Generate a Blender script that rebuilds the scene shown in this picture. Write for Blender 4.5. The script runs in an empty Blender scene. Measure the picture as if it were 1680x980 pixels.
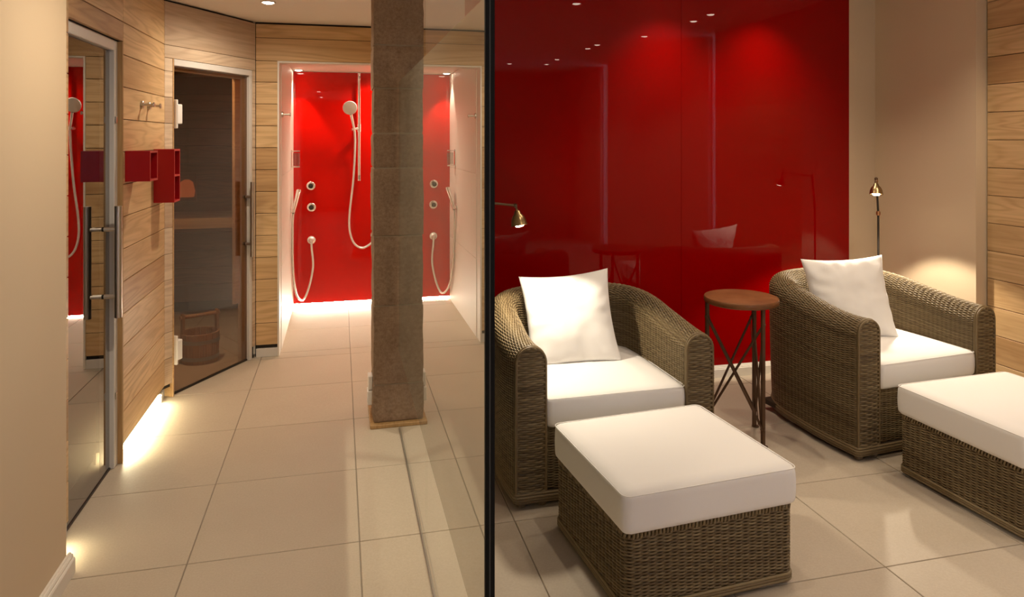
import bpy, math, random
import numpy as np
from mathutils import Vector, Matrix, noise as mnoise

random.seed(7)
rng = np.random.default_rng(7)
sc = bpy.context.scene
COL = sc.collection
PI = math.pi

# ------------------------------------------------------------------ camera
F_PX = 1160.0
cam_data = bpy.data.cameras.new('camera')
cam_data.sensor_fit = 'HORIZONTAL'
cam_data.sensor_width = 36.0
cam_data.lens = 36.0 * F_PX / 1680.0
cam_data.shift_y = -(490.0 - 229.0) / 1680.0
cam_data.clip_start = 0.02
cam = bpy.data.objects.new('camera', cam_data)
COL.objects.link(cam)
cam.location = (0, 0, 1.51)
cam.rotation_euler = (PI / 2, 0, -math.atan(282.0 / F_PX))
sc.camera = cam

# ------------------------------------------------------------------ world (dusk sky outside the windows)
world = bpy.data.worlds.new('world')
sc.world = world
world.use_nodes = True
wb = world.node_tree.nodes['Background']
wb.inputs['Color'].default_value = (0.60, 0.68, 1.0, 1)
wb.inputs['Strength'].default_value = 4.5

# ------------------------------------------------------------------ render look
sc.view_settings.view_transform = 'Standard'
sc.view_settings.look = 'None'
sc.view_settings.gamma = 1.0
sc.view_settings.use_curve_mapping = False
sc.view_settings.exposure = 0.0
try:
    sc.cycles.use_denoising = True
    sc.cycles.max_bounces = 8
    sc.cycles.diffuse_bounces = 4
    sc.cycles.glossy_bounces = 4
    sc.cycles.transparent_max_bounces = 16
    sc.cycles.sample_clamp_indirect = 6.0
    sc.cycles.caustics_reflective = False
    sc.cycles.caustics_refractive = False
except Exception:
    pass

WARM = (1.0, 0.83, 0.63)
P_DOWN = 23.5      # watts of one ceiling downlight
P_WASH = 34.0      # downlights washing the red wall
P_CORR = 56.0      # corridor downlights
P_NICHE = 46.0
P_LAMP = 30.0
LED_STRENGTH = 60.0

ZC = 2.325         # corridor ceiling height
ZL = 2.55          # lounge ceiling height
XG = 0.307         # glass partition plane

# ------------------------------------------------------------------ materials
MATS = {}


def newmat(name):
    m = bpy.data.materials.new(name)
    m.use_nodes = True
    nt = m.node_tree
    for n in list(nt.nodes):
        nt.nodes.remove(n)
    out = nt.nodes.new('ShaderNodeOutputMaterial')
    MATS[name] = m
    return m, nt, out


def nd(nt, typ, **kw):
    n = nt.nodes.new(typ)
    for k, v in kw.items():
        if k in n.inputs:
            n.inputs[k].default_value = v
        else:
            setattr(n, k, v)
    return n


def mth(nt, op, a, b=None, clamp=False):
    n = nt.nodes.new('ShaderNodeMath')
    n.operation = op
    n.use_clamp = clamp
    for i, v in enumerate((a, b)):
        if v is None:
            continue
        if isinstance(v, (int, float)):
            n.inputs[i].default_value = v
        else:
            nt.links.new(v, n.inputs[i])
    return n.outputs[0]


def mixc(nt, fac, a, b, mode='MIX'):
    n = nt.nodes.new('ShaderNodeMix')
    n.data_type = 'RGBA'
    n.blend_type = mode
    for sock, v in ((n.inputs[0], fac), (n.inputs[6], a), (n.inputs[7], b)):
        if isinstance(v, (int, float)):
            sock.default_value = v
        elif isinstance(v, tuple):
            sock.default_value = (*v, 1) if len(v) == 3 else v
        else:
            nt.links.new(v, sock)
    return n.outputs[2]


def principled(nt, out, color=(.8, .8, .8), rough=.5, metal=0.0, spec=.5, coat=0.0, coat_rough=.03, sheen=0.0):
    p = nt.nodes.new('ShaderNodeBsdfPrincipled')
    if isinstance(color, tuple):
        p.inputs['Base Color'].default_value = (*color, 1)
    else:
        nt.links.new(color, p.inputs['Base Color'])
    if isinstance(rough, (int, float)):
        p.inputs['Roughness'].default_value = rough
    else:
        nt.links.new(rough, p.inputs['Roughness'])
    p.inputs['Metallic'].default_value = metal
    p.inputs['Specular IOR Level'].default_value = spec
    p.inputs['Coat Weight'].default_value = coat
    p.inputs['Coat Roughness'].default_value = coat_rough
    p.inputs['Sheen Weight'].default_value = sheen
    nt.links.new(p.outputs[0], out.inputs['Surface'])
    return p


def bump(nt, p, height, strength=.3, dist=.01):
    b = nt.nodes.new('ShaderNodeBump')
    b.inputs['Strength'].default_value = strength
    b.inputs['Distance'].default_value = dist
    nt.links.new(height, b.inputs['Height'])
    nt.links.new(b.outputs[0], p.inputs['Normal'])


def objcoord(nt, scale=(1, 1, 1), rand=True):
    tc = nt.nodes.new('ShaderNodeTexCoord')
    v = tc.outputs['Object']
    if rand:
        oi = nt.nodes.new('ShaderNodeObjectInfo')
        add = nt.nodes.new('ShaderNodeVectorMath')
        add.operation = 'ADD'
        comb = nt.nodes.new('ShaderNodeCombineXYZ')
        for i, k in enumerate((23.0, 11.0, 37.0)):
            nt.links.new(mth(nt, 'MULTIPLY', oi.outputs['Random'], k), comb.inputs[i])
        nt.links.new(v, add.inputs[0])
        nt.links.new(comb.outputs[0], add.inputs[1])
        v = add.outputs[0]
    m = nt.nodes.new('ShaderNodeMapping')
    m.inputs['Scale'].default_value = scale
    nt.links.new(v, m.inputs['Vector'])
    return m.outputs[0]


def noise_tex(nt, vec, scale, detail=3, rough=.55, dist=0.0):
    n = nt.nodes.new('ShaderNodeTexNoise')
    n.inputs['Scale'].default_value = scale
    n.inputs['Detail'].default_value = detail
    n.inputs['Roughness'].default_value = rough
    n.inputs['Distortion'].default_value = dist
    nt.links.new(vec, n.inputs['Vector'])
    return n.outputs['Fac']


def ramp(nt, fac, stops):
    r = nt.nodes.new('ShaderNodeValToRGB')
    while len(r.color_ramp.elements) < len(stops):
        r.color_ramp.elements.new(.5)
    for e, (p, c) in zip(r.color_ramp.elements, stops):
        e.position = p
        e.color = (*c, 1) if len(c) == 3 else c
    nt.links.new(fac, r.inputs[0])
    return r.outputs[0]


def simple(name, color, rough=.5, metal=0.0, spec=.5, coat=0.0, nscale=None, nstr=.1, vary=0.0, vscale=6):
    m, nt, out = newmat(name)
    col = color
    vec = objcoord(nt) if (nscale or vary) else None
    if vary:
        f = noise_tex(nt, vec, vscale, 3)
        col = mixc(nt, f, tuple(c * (1 - vary) for c in color), tuple(min(1, c * (1 + vary)) for c in color))
    p = principled(nt, out, col, rough, metal, spec, coat)
    if nscale:
        bump(nt, p, noise_tex(nt, vec, nscale, 4), nstr, .002)
    return m


def wood(name, light, dark, tone_lo, tone_hi, rough=.5, along='X'):
    m, nt, out = newmat(name)
    s1 = (.55, 5, 5) if along == 'X' else (5, 5, .55)
    s2 = (2.2, 60, 60) if along == 'X' else (60, 60, 2.2)
    v1 = objcoord(nt, s1)
    v2 = objcoord(nt, s2)
    n1 = noise_tex(nt, v1, 1.1, 2, .5, .3)
    rings = mth(nt, 'SINE', mth(nt, 'MULTIPLY', n1, 95.0))
    rings = mth(nt, 'MULTIPLY_ADD', rings, .5)
    rings.node.inputs[2].default_value = .5
    rings = mth(nt, 'POWER', rings, 2.2)
    fine = noise_tex(nt, v2, 1.0, 4, .65)
    broad = noise_tex(nt, v1, .7, 1)
    c = mixc(nt, mth(nt, 'MULTIPLY', rings, .7), light, dark)
    c = mixc(nt, mth(nt, 'MULTIPLY', mth(nt, 'SUBTRACT', broad, .44, True), 3.2, True), c, dark)
    c2 = mixc(nt, .35, c, ramp(nt, fine, [(.25, tuple(x * .62 for x in dark)), (.7, light)]))
    oi = nt.nodes.new('ShaderNodeObjectInfo')
    tone = ramp(nt, oi.outputs['Random'], [(0, tone_lo), (.22, tone_hi), (1, (1, 1, 1))])
    c3 = mixc(nt, 1.0, c2, tone, 'MULTIPLY')
    p = principled(nt, out, c3, rough, spec=.35)
    bump(nt, p, fine, .12, .002)
    return m


def thin_glass(name, tint=(1, 1, 1), ior=1.5, gain=1.0):
    m, nt, out = newmat(name)
    fr = nd(nt, 'ShaderNodeFresnel')
    fr.inputs['IOR'].default_value = ior
    geo = nt.nodes.new('ShaderNodeNewGeometry')
    f = fr.outputs[0]
    two = mth(nt, 'DIVIDE', mth(nt, 'MULTIPLY', f, 2.0 * gain), mth(nt, 'ADD', f, 1.0), True)
    fac = mth(nt, 'MULTIPLY', two, mth(nt, 'SUBTRACT', 1.0, geo.outputs['Backfacing']))
    tr = nd(nt, 'ShaderNodeBsdfTransparent')
    tr.inputs['Color'].default_value = (*tint, 1)
    gl = nd(nt, 'ShaderNodeBsdfGlossy')
    gl.inputs['Roughness'].default_value = 0.0
    gl.inputs['Color'].default_value = (1, 1, 1, 1)
    mx = nt.nodes.new('ShaderNodeMixShader')
    nt.links.new(fac, mx.inputs[0])
    nt.links.new(tr.outputs[0], mx.inputs[1])
    nt.links.new(gl.outputs[0], mx.inputs[2])
    nt.links.new(mx.outputs[0], out.inputs['Surface'])
    return m


def emitter(name, color, strength):
    m, nt, out = newmat(name)
    e = nd(nt, 'ShaderNodeEmission')
    e.inputs['Color'].default_value = (*color, 1)
    e.inputs['Strength'].default_value = strength
    nt.links.new(e.outputs[0], out.inputs['Surface'])
    return m


# floor tile
m, nt, out = newmat('tile')
v = objcoord(nt)
f1 = noise_tex(nt, v, 2.5, 4, .6)
f2 = noise_tex(nt, v, 140, 3, .6)
c = mixc(nt, f1, (.48, .405, .31), (.58, .50, .39))
c = mixc(nt, .18, c, ramp(nt, f2, [(.3, (.36, .30, .23)), (.7, (.66, .60, .52))]))
p = principled(nt, out, c, mth(nt, 'MULTIPLY_ADD', f2, .12), spec=.16)
p.inputs['Roughness'].links[0].from_node.inputs[2].default_value = .42
bump(nt, p, f2, .10, .001)
simple('grout', (.30, .255, .20), .8)
simple('plaster', (.69, .55, .375), .75, vary=.03, vscale=1.2, nscale=160, nstr=.08)
simple('plaster_white', (.74, .68, .61), .8, vary=.05, vscale=3, nscale=30, nstr=.25)
simple('ceiling_paint', (.88, .82, .75), .85, vary=.02, vscale=1)
simple('dark_gap', (.025, .02, .016), .8)
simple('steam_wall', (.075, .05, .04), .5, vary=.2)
wood('ash', (.80, .565, .305), (.53, .33, .15), (.68, .58, .50), (.90, .86, .82))
wood('ash_trim', (.50, .31, .135), (.34, .19, .075), (.9, .9, .9), (.95, .95, .95), along='Z')
wood('ash_cool_lit', (.80, .645, .475), (.58, .42, .285), (.80, .74, .70), (.93, .92, .92))  # ash with cool light painted into its colour, for the angled wall
wood('sauna_wood', (.30, .165, .085), (.15, .075, .035), (.7, .7, .7), (.9, .9, .9))
wood('bucket_wood', (.52, .31, .17), (.36, .19, .09), (.9, .9, .9), (1, 1, 1), along='Z')
# red back-painted glass
m, nt, out = newmat('red_glass')
p = principled(nt, out, (.29, .0002, .0003), .35, spec=0.0, coat=1.0, coat_rough=0.0)
p.inputs['Coat IOR'].default_value = 1.36
m, nt, out = newmat('red_niche_glass')
p = principled(nt, out, (.50, .003, .001), .35, spec=0.0, coat=1.0, coat_rough=0.0)
p.inputs['Coat IOR'].default_value = 1.5
simple('red_lacquer', (.36, .001, .003), .35, spec=.4)
simple('red_lacquer_edge', (.46, .035, .03), .45)
simple('white_metal', (.72, .69, .65), .35)
simple('white_plastic', (.82, .80, .76), .4)
simple('white_paint', (.80, .75, .67), .45)
simple('steel', (.60, .54, .46), .36, 1.0)
simple('chrome', (.86, .84, .80), .10, 1.0)
simple('hose_metal', (.80, .77, .72), .25, .6)
simple('bronze', (.16, .10, .06), .35, 1.0)
simple('dark_metal', (.05, .042, .035), .4, .7)
simple('copper', (.50, .24, .11), .35, 1.0)
simple('brass_shade', (.34, .24, .12), .30, 1.0)
simple('rust_iron', (.125, .068, .034), .55, .4, vary=.35, vscale=18)
simple('black_seal', (.004, .004, .004), .6, spec=.15)
simple('seal_core', (.05, .05, .048), .5, spec=.2)
simple('aluminium', (.38, .37, .36), .35, .9)
# rusty table top
m, nt, out = newmat('rust_top')
v = objcoord(nt)
f1 = noise_tex(nt, v, 9, 5, .65)
c = ramp(nt, f1, [(.28, (.15, .058, .02)), (.55, (.25, .098, .032)), (.78, (.32, .145, .06))])
p = principled(nt, out, c, .42, .25, spec=.5)
bump(nt, p, f1, .1, .002)
# sandstone
m, nt, out = newmat('sandstone')
v = objcoord(nt)
f1 = noise_tex(nt, v, 5, 5, .6, .4)
f2 = noise_tex(nt, v, 55, 5, .7)
v3 = objcoord(nt, (14, 14, 1.2))
f3 = noise_tex(nt, v3, 1.4, 3)
c = ramp(nt, f1, [(.3, (.21, .125, .075)), (.55, (.31, .195, .122)), (.75, (.42, .285, .185))])
c = mixc(nt, mth(nt, 'MULTIPLY', mth(nt, 'SUBTRACT', f3, .5, True), 2.4, True), c, (.16, .098, .06))
c = mixc(nt, .4, c, ramp(nt, f2, [(.3, (.15, .10, .065)), (.7, (.50, .39, .29))]))
p = principled(nt, out, c, .85, spec=.2)
bump(nt, p, f2, .55, .004)
simple('mortar', (.36, .29, .21), .9, nscale=60, nstr=.4)
# rear rough stone wall
m, nt, out = newmat('rough_wall')
v = objcoord(nt, (1, 1, 1), False)
f1 = noise_tex(nt, v, 6, 6, .65, .3)
p = principled(nt, out, mixc(nt, f1, (.36, .26, .17), (.62, .50, .36)), .9, spec=.2)
bump(nt, p, f1, .8, .03)
# fabric
m, nt, out = newmat('white_fabric')
v = objcoord(nt)
f2 = noise_tex(nt, v, 420, 2, .6)
f1 = noise_tex(nt, v, 5, 3, .5)
p = principled(nt, out, (.88, .86, .83), .85, spec=.15, sheen=.15)
b1 = mth(nt, 'ADD', mth(nt, 'MULTIPLY', f2, .12), f1)
bump(nt, p, b1, .14, .012)
# wicker strand: tint attribute varies strand by strand
m, nt, out = newmat('wicker')
at = nt.nodes.new('ShaderNodeAttribute')
at.attribute_name = 'tint'
v = objcoord(nt)
f1 = noise_tex(nt, v, 90, 3, .6)
c = ramp(nt, at.outputs['Fac'], [(0, (.115, .078, .036)), (.45, (.205, .148, .072)), (1, (.30, .232, .122))])
c = mixc(nt, mth(nt, 'MULTIPLY', f1, .5), c, (.105, .068, .034))
p = principled(nt, out, c, .48, spec=.4)
simple('wicker_core', (.045, .028, .014), .8)
thin_glass('clear_glass', (.96, .98, .96))
thin_glass('door_glass', (.50, .47, .42), gain=1.15)
thin_glass('sauna_glass', (.70, .58, .48), gain=.75)
thin_glass('tumbler_glass', (.85, .86, .85))
# half-mirrored privacy film on the partition
m, nt, out = newmat('mirror_film')
gl = nd(nt, 'ShaderNodeBsdfGlossy')
gl.inputs['Roughness'].default_value = 0.0
gl.inputs['Color'].default_value = (.95, .95, .92, 1)
df = nd(nt, 'ShaderNodeBsdfDiffuse')
df.inputs['Color'].default_value = (.25, .235, .19, 1)
mx = nt.nodes.new('ShaderNodeMixShader')
mx.inputs[0].default_value = .62
nt.links.new(df.outputs[0], mx.inputs[1])
nt.links.new(gl.outputs[0], mx.inputs[2])
nt.links.new(mx.outputs[0], out.inputs['Surface'])
emitter('lens_glow', (1.0, .86, .66), 22.0)
emitter('bulb_glow', (1.0, .86, .62), 60.0)
emitter('led_glow', (1.0, .90, .58), LED_STRENGTH)
emitter('led_niche_glow', (1.0, .88, .70), 220.0)
emitter('orange_reflection', (1.0, .24, .05), .35)


# ------------------------------------------------------------------ mesh helpers
class MB:
    def __init__(self):
        self.v = []
        self.f = []
        self.attr = None

    def add(self, verts, faces):
        o = len(self.v)
        self.v.extend([tuple(map(float, p)) for p in verts])
        self.f.extend([tuple(i + o for i in f) for f in faces])
        return self

    def box(self, x0, x1, y0, y1, z0, z1, b=0.0):
        if b <= 0:
            v = [(x, y, z) for z in (z0, z1) for y in (y0, y1) for x in (x0, x1)]
            f = [(0, 2, 3, 1), (4, 5, 7, 6), (0, 1, 5, 4), (2, 6, 7, 3), (0, 4, 6, 2), (1, 3, 7, 5)]
            return self.add(v, f)
        v = []
        idx = {}
        X, Y, Z = (x0, x1), (y0, y1), (z0, z1)
        for i in (0, 1):
            for j in (0, 1):
                for k in (0, 1):
                    sx, sy, sz = (1 - 2 * i) * b, (1 - 2 * j) * b, (1 - 2 * k) * b
                    idx[i, j, k, 'x'] = len(v); v.append((X[i], Y[j] + sy, Z[k] + sz))
                    idx[i, j, k, 'y'] = len(v); v.append((X[i] + sx, Y[j], Z[k] + sz))
                    idx[i, j, k, 'z'] = len(v); v.append((X[i] + sx, Y[j] + sy, Z[k]))
        f = []
        for s in (0, 1):
            q = [(0, 0), (0, 1), (1, 1), (1, 0)]
            if s: q = q[::-1]
            f.append(tuple(idx[s, a, c, 'x'] for c, a in q))
            f.append(tuple(idx[a, s, c, 'y'] for a, c in q))
            f.append(tuple(idx[a, c, s, 'z'] for c, a in q))
        for a in (0, 1):
            for c in (0, 1):
                f.append((idx[0, a, c, 'y'], idx[1, a, c, 'y'], idx[1, a, c, 'z'], idx[0, a, c, 'z']))
                f.append((idx[a, 0, c, 'x'], idx[a, 1, c, 'x'], idx[a, 1, c, 'z'], idx[a, 0, c, 'z']))
                f.append((idx[a, c, 0, 'x'], idx[a, c, 1, 'x'], idx[a, c, 1, 'y'], idx[a, c, 0, 'y']))
                for k in (0, 1):
                    pass
        for i in (0, 1):
            for j in (0, 1):
                for k in (0, 1):
                    f.append((idx[i, j, k, 'x'], idx[i, j, k, 'y'], idx[i, j, k, 'z']))
        return self.add(v, f)

    def prism(self, pts, axis, a0, a1):
        """extrude polygon pts (2D) along axis; remaining axes in cyclic order"""
        n = len(pts)
        def mk(p, a):
            if axis == 'x': return (a, p[0], p[1])
            if axis == 'y': return (p[0], a, p[1])
            return (p[0], p[1], a)
        v = [mk(p, a0) for p in pts] + [mk(p, a1) for p in pts]
        f = [tuple(range(n))[::-1], tuple(range(n, 2 * n))]
        f += [(i, (i + 1) % n, n + (i + 1) % n, n + i) for i in range(n)]
        return self.add(v, f)

    def lathe(self, prof, c=(0, 0, 0), n=24, axis=(0, 0, 1), close=True):
        """prof: list of (r, h)"""
        ax = Vector(axis).normalized()
        q = ax.to_track_quat('Z', 'Y').to_matrix()
        c = Vector(c)
        v, f = [], []
        for (r, h_) in prof:
            for k in range(n):
                t = 2 * PI * k / n
                v.append(tuple(c + q @ Vector((r * math.cos(t), r * math.sin(t), h_))))
        for i in range(len(prof) - 1):
            for k in range(n):
                a, b = i * n + k, i * n + (k + 1) % n
                f.append((a, b, b + n, a + n))
        if close:
            if prof[0][0] > 1e-6: f.append(tuple(range(n))[::-1])
            if prof[-1][0] > 1e-6: f.append(tuple(range((len(prof) - 1) * n, len(prof) * n)))
        return self.add(v, f)

    def tube(self, pts, r, n=10, closed=False):
        pts = [Vector(p) for p in pts]
        m = len(pts)
        rs = r if isinstance(r, (list, tuple)) else [r] * m
        v, f = [], []
        prev = None
        for i, p in enumerate(pts):
            if closed:
                t = (pts[(i + 1) % m] - pts[i - 1]).normalized()
            else:
                t = (pts[min(i + 1, m - 1)] - pts[max(i - 1, 0)]).normalized()
            if prev is None:
                a = Vector((0, 0, 1)) if abs(t.z) < .9 else Vector((1, 0, 0))
                u = t.cross(a).normalized()
            else:
                u = (prev - t * prev.dot(t)).normalized()
            prev = u
            w = t.cross(u)
            for k in range(n):
                th = 2 * PI * k / n
                v.append(tuple(p + (u * math.cos(th) + w * math.sin(th)) * rs[i]))
        for i in range(m if closed else m - 1):
            j = (i + 1) % m
            for k in range(n):
                k2 = (k + 1) % n
                f.append((i * n + k, i * n + k2, j * n + k2, j * n + k))
        if not closed:
            f.append(tuple(range(n))[::-1])
            f.append(tuple(range((m - 1) * n, m * n)))
        return self.add(v, f)

    def build(self, name, mat, parent=None, smooth=False, off=None, fix=True):
        me = bpy.data.meshes.new(name)
        vs = self.v
        if off is not None:
            vs = [(a - off[0], b - off[1], c - off[2]) for a, b, c in vs]
        me.from_pydata(vs, [], self.f)
        if fix:
            import bmesh
            bm = bmesh.new()
            bm.from_mesh(me)
            bmesh.ops.recalc_face_normals(bm, faces=bm.faces)
            bm.to_mesh(me)
            bm.free()
        return link(name, me, mat, parent, smooth)


def link(name, me, mat, parent=None, smooth=False):
    me.materials.append(MATS[mat])
    if smooth:
        me.polygons.foreach_set('use_smooth', [True] * len(me.polygons))
        if smooth == 'auto':
            try:
                me.set_sharp_from_angle(angle=math.radians(40))
            except Exception:
                pass
    o = bpy.data.objects.new(name, me)
    COL.objects.link(o)
    if parent is not None:
        o.parent = parent
    return o


def tag(o, label, cat, group=None, kind=None):
    o['label'] = label
    o['category'] = cat
    if group: o['group'] = group
    if kind: o['kind'] = kind
    return o


def thing(name, loc, label, cat, rz=0.0, group=None, kind=None):
    o = bpy.data.objects.new(name, None)
    o.empty_display_size = .05
    COL.objects.link(o)
    o.location = loc
    o.rotation_euler = (0, 0, rz)
    return tag(o, label, cat, group, kind)


def copy_tree(o, parent=None):
    c = o.copy()
    COL.objects.link(c)
    c.parent = parent
    for ch in list(o.children):
        copy_tree(ch, c)
    return c


def struct(name, mb, mat, label, cat, **kw):
    o = mb.build(name, mat, **kw)
    return tag(o, label, cat, kind='structure')


# ------------------------------------------------------------------ setting: floor with tiles
floor = struct('floor', MB().box(-3.0, 3.95, -2.7, 7.25, -.12, -.004), 'grout', 'beige stone tiled floor running through corridor and lounge', 'floor')
tx = [-.529 + .6 * k for k in range(-3, 8)]
ty = [2.715 + .6 * k for k in range(-8, 5)] + [5.25, 5.85, 6.45, 7.05]
tile_cache = {}
for i in range(len(tx) - 1):
    for j in range(len(ty) - 1):
        w, d = tx[i + 1] - tx[i] - .004, ty[j + 1] - ty[j] - .004
        if tx[i + 1] < -1.2 and ty[j + 1] < 2.8: continue
        key = (round(w, 3), round(d, 3))
        if key not in tile_cache:
            o = MB().box(-w / 2, w / 2, -d / 2, d / 2, -.006, 0, .0015).build('floor_tile', 'tile', floor)
            tile_cache[key] = o.data
        else:
            o = bpy.data.objects.new('floor_tile', tile_cache[key])
            COL.objects.link(o)
            o.parent = floor
        o.location = ((tx[i] + tx[i + 1]) / 2, (ty[j] + ty[j + 1]) / 2, 0)

struct('ceiling', MB().box(-3.0, .317, -2.7, 7.25, ZC, ZL + .15).box(.317, 3.95, 4.08, 7.25, ZC, ZL + .15), 'ceiling_paint', 'lower flat off-white ceiling over the corridor', 'ceiling')
struct('ceiling_lounge', MB().box(.318, 3.95, -2.7, 4.079, ZL, ZL + .15), 'ceiling_paint', 'flat off-white ceiling over the lounge', 'ceiling')


def planks(parent, origin, rz, spans, zs, t=.018, mat='ash', name='plank'):
    """planks with the front face at local y=0; spans(zlo,zhi)->list of (x0,x1)"""
    for z0, z1 in zip(zs[:-1], zs[1:]):
        for (x0, x1, a, b) in spans:
            lo, hi = max(z0, a), min(z1, b)
            if hi - lo < .012: continue
            g = .0017
            o = MB().box(x0, x1, 0, t, lo + g, hi - g, .0018).build(name, mat, parent)
            o.location = origin
            o.rotation_euler = (0, 0, rz)


PZ = [.236 + .152 * k for k in range(-1, 13)] + [ZC - .012]

# ------------------------------------------------------------------ left side
# cream wall close to the camera
wl = struct('wall_left', MB().box(-1.12, -.92, -2.7, 2.74, 0, ZC), 'plaster', 'smooth cream plaster wall at the left edge', 'wall')
bb = MB().prism([(-.919, 0), (-.897, 0), (-.897, .050), (-.900, .056), (-.903, .056), (-.903, .062), (-.906, .068), (-.910, .068), (-.912, .073), (-.919, .073)], 'y', -2.5, 2.755)
struct('baseboard_left', bb, 'white_paint', 'white profiled baseboard under the cream plaster wall', 'baseboard')

# timber-clad wall with the steam room door
XW = -.985
wt = struct('wall_timber', MB().box(-1.10, XW - .019, 2.76, 2.96, .02, ZC)
            .box(-1.10, XW - .019, 2.96, 3.64, 1.97, ZC)
            .box(-1.10, XW - .019, 3.64, 4.47, .055, ZC), 'dark_gap', 'wall clad in horizontal ash planks beside the steam room door', 'wall')
planks(wt, (XW, 0, 0), PI / 2, [(2.76, 2.955, .06, 9), (2.955, 3.643, 1.968, 9), (3.643, 4.44, .06, 9)], PZ)
trim = struct('trim_1', MB().box(-1.055, XW + .001, 3.6265, 3.6415, .0, 1.966, .002), 'ash_trim', 'darker vertical oak trim board beside the steam room door frame', 'trim')
led = MB().box(-1.045, -.988, 3.66, 4.38, .052, .056).build('led_strip', 'led_glow')
tag(led, 'glowing LED strip tucked under the timber wall', 'light strip')
led2 = MB().box(-1.045, -.988, 2.78, 2.93, .052, .056).build('led_strip', 'led_glow')
tag(led2, 'short glowing LED strip beside the cream wall corner', 'light strip')
MB().box(-1.11, -1.10, 3.64, 4.47, 0, .056).build('plinth', 'white_paint', wt)
MB().box(-1.01, -.992, 4.40, 4.435, .0, .055, .002).build('plinth_end', 'white_metal', wt)

# steam room behind door 1 (dark)
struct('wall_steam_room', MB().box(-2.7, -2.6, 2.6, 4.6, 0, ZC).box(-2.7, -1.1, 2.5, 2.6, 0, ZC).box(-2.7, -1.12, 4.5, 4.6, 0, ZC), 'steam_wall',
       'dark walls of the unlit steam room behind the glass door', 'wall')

# door 1 : glass door in a white frame, plane x = -1.028
d1 = thing('door_1', (-1.028, 3.3, 0), 'glass steam room door in white frame with long steel pull handle, left edge', 'door', kind='structure')
OFF1 = (-1.028, 3.3, 0)
for nm, b in (('frame_jamb', (-1.055, -1.005, 3.578, 3.626, 0, 1.966)), ('frame_jamb', (-1.055, -1.005, 2.962, 3.0, 0, 1.966)), ('frame_head', (-1.055, -1.005, 3.0, 3.578, 1.918, 1.966))):
    MB().box(*b, .003).build(nm, 'white_metal', d1, off=OFF1)
for nm, b in (('rebate', (-1.06, -1.034, 3.552, 3.578, 0, 1.918)), ('rebate', (-1.06, -1.034, 3.0, 3.578, 1.895, 1.918))):
    MB().box(*b, .002).build(nm, 'white_metal', d1, off=OFF1)
MB().box(-1.032, -1.024, 3.003, 3.572, .012, 1.912).build('glass_leaf', 'door_glass', d1, off=OFF1)
MB().box(-1.036, -1.020, 3.003, 3.572, .003, .011).build('threshold_seal', 'dark_metal', d1, off=OFF1)


def pull_handle(parent, fx, fy_out, fy_in, z0, z1, s0, s1, local):
    """bars on both sides of the pane, local(x,y,z)->coords"""
    for y in (fy_out, fy_in):
        MB().tube([local(fx, y, z0), local(fx, y, z1)], .0155, 16).build('pull_bar', 'steel', parent, smooth='auto')
    for s in (s0, s1):
        o = MB().tube([local(fx, fy_out, s), local(fx, fy_in, s)], .010, 12).build('standoff', 'steel', parent, smooth='auto')
        MB().tube([local(fx, -.0085, s), local(fx, -.0035, s)], .0105, 12).tube([local(fx, .0035, s), local(fx, .0085, s)], .0105, 12).build('gasket', 'black_seal', parent, smooth='auto')


pull_handle(d1, 3.482, .066, -.066, .715, 1.213, .81, 1.11, lambda x, y, z: (y, x - 3.3, z))
for z in (1.60, .33):
    s = MB().box(-1.004, -.998, 3.585, 3.60, z - .016, z + .016, .002).build('strike_plate', 'steel', d1, off=OFF1)

# angled wall with the sauna door
A = Vector((-.985, 4.44, 0)); B = Vector((-.568, 5.165, 0))
DIR = (B - A).normalized(); LEN2 = (B - A).length
RZ2 = math.atan2(DIR.y, DIR.x)
D0, D1_ = .075, LEN2 * .958       # door opening along the wall
wa = thing('wall_angled', A, 'angled ash-clad wall section above the sauna door', 'wall', rz=RZ2, kind='structure')
MB().box(0, D0 - .002, .019, .10, .06, ZC).box(D0, LEN2, .019, .10, 1.985, ZC).box(D1_, LEN2, .019, .10, 0, 1.985).build('wall_core', 'dark_gap', wa)
for z0, z1 in zip(PZ[:-1], PZ[1:]):
    for (x0, x1, a, b) in ((.001, D0 - .012, .06, 1.985), (.001, LEN2, 1.985, 9), (D1_ + .004, LEN2, .0, 1.985)):
        lo, hi = max(z0, a), min(z1, b)
        if hi - lo < .012: continue
        MB().box(x0, x1, 0, .018, lo + .0012, hi - .0012, .0012).build('plank', 'ash_cool_lit', wa)
MB().box(D0 - .012, D0 - .001, -.002, .06, 0.0, 1.985, .0015).build('edge_trim', 'ash', wa)
d2 = thing('door_2', A, 'tinted glass sauna door in white frame between ash wall and shower', 'door', rz=RZ2, kind='structure')
MB().box(D0, D1_, .0, .07, 1.945, 1.984, .003).build('frame_head', 'white_metal', d2)
MB().box(D1_ - .028, D1_, .0, .07, 0, 1.945, .003).build('frame_jamb', 'white_metal', d2)
MB().box(D0, D0 + .012, .03, .07, 0, 1.945, .003).build('frame_jamb', 'white_metal', d2)
MB().box(D1_ - .062, D1_ - .028, .034, .07, 0, 1.945, .003).build('rebate', 'white_metal', d2)
MB().box(D1_ - .115, D1_ - .062, .050, .075, .40, 1.925, .003).build('door_stile', 'ash', d2)
MB().box(D0, D1_ - .028, .034, .07, 1.918, 1.945, .003).build('rebate', 'white_metal', d2)
GY = .026
MB().box(D0 + .006, D1_ - .030, GY - .004, GY + .004, .012, 1.938).build('glass_leaf', 'sauna_glass', d2)
MB().box(D0 + .006, D1_ - .030, GY - .008, GY + .008, .002, .011).build('threshold_seal', 'dark_metal', d2)
pull_handle(d2, D1_ - .045, -.062, .062, .715, 1.222, .80, 1.12, lambda x, y, z: (x, y + GY, z))
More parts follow.
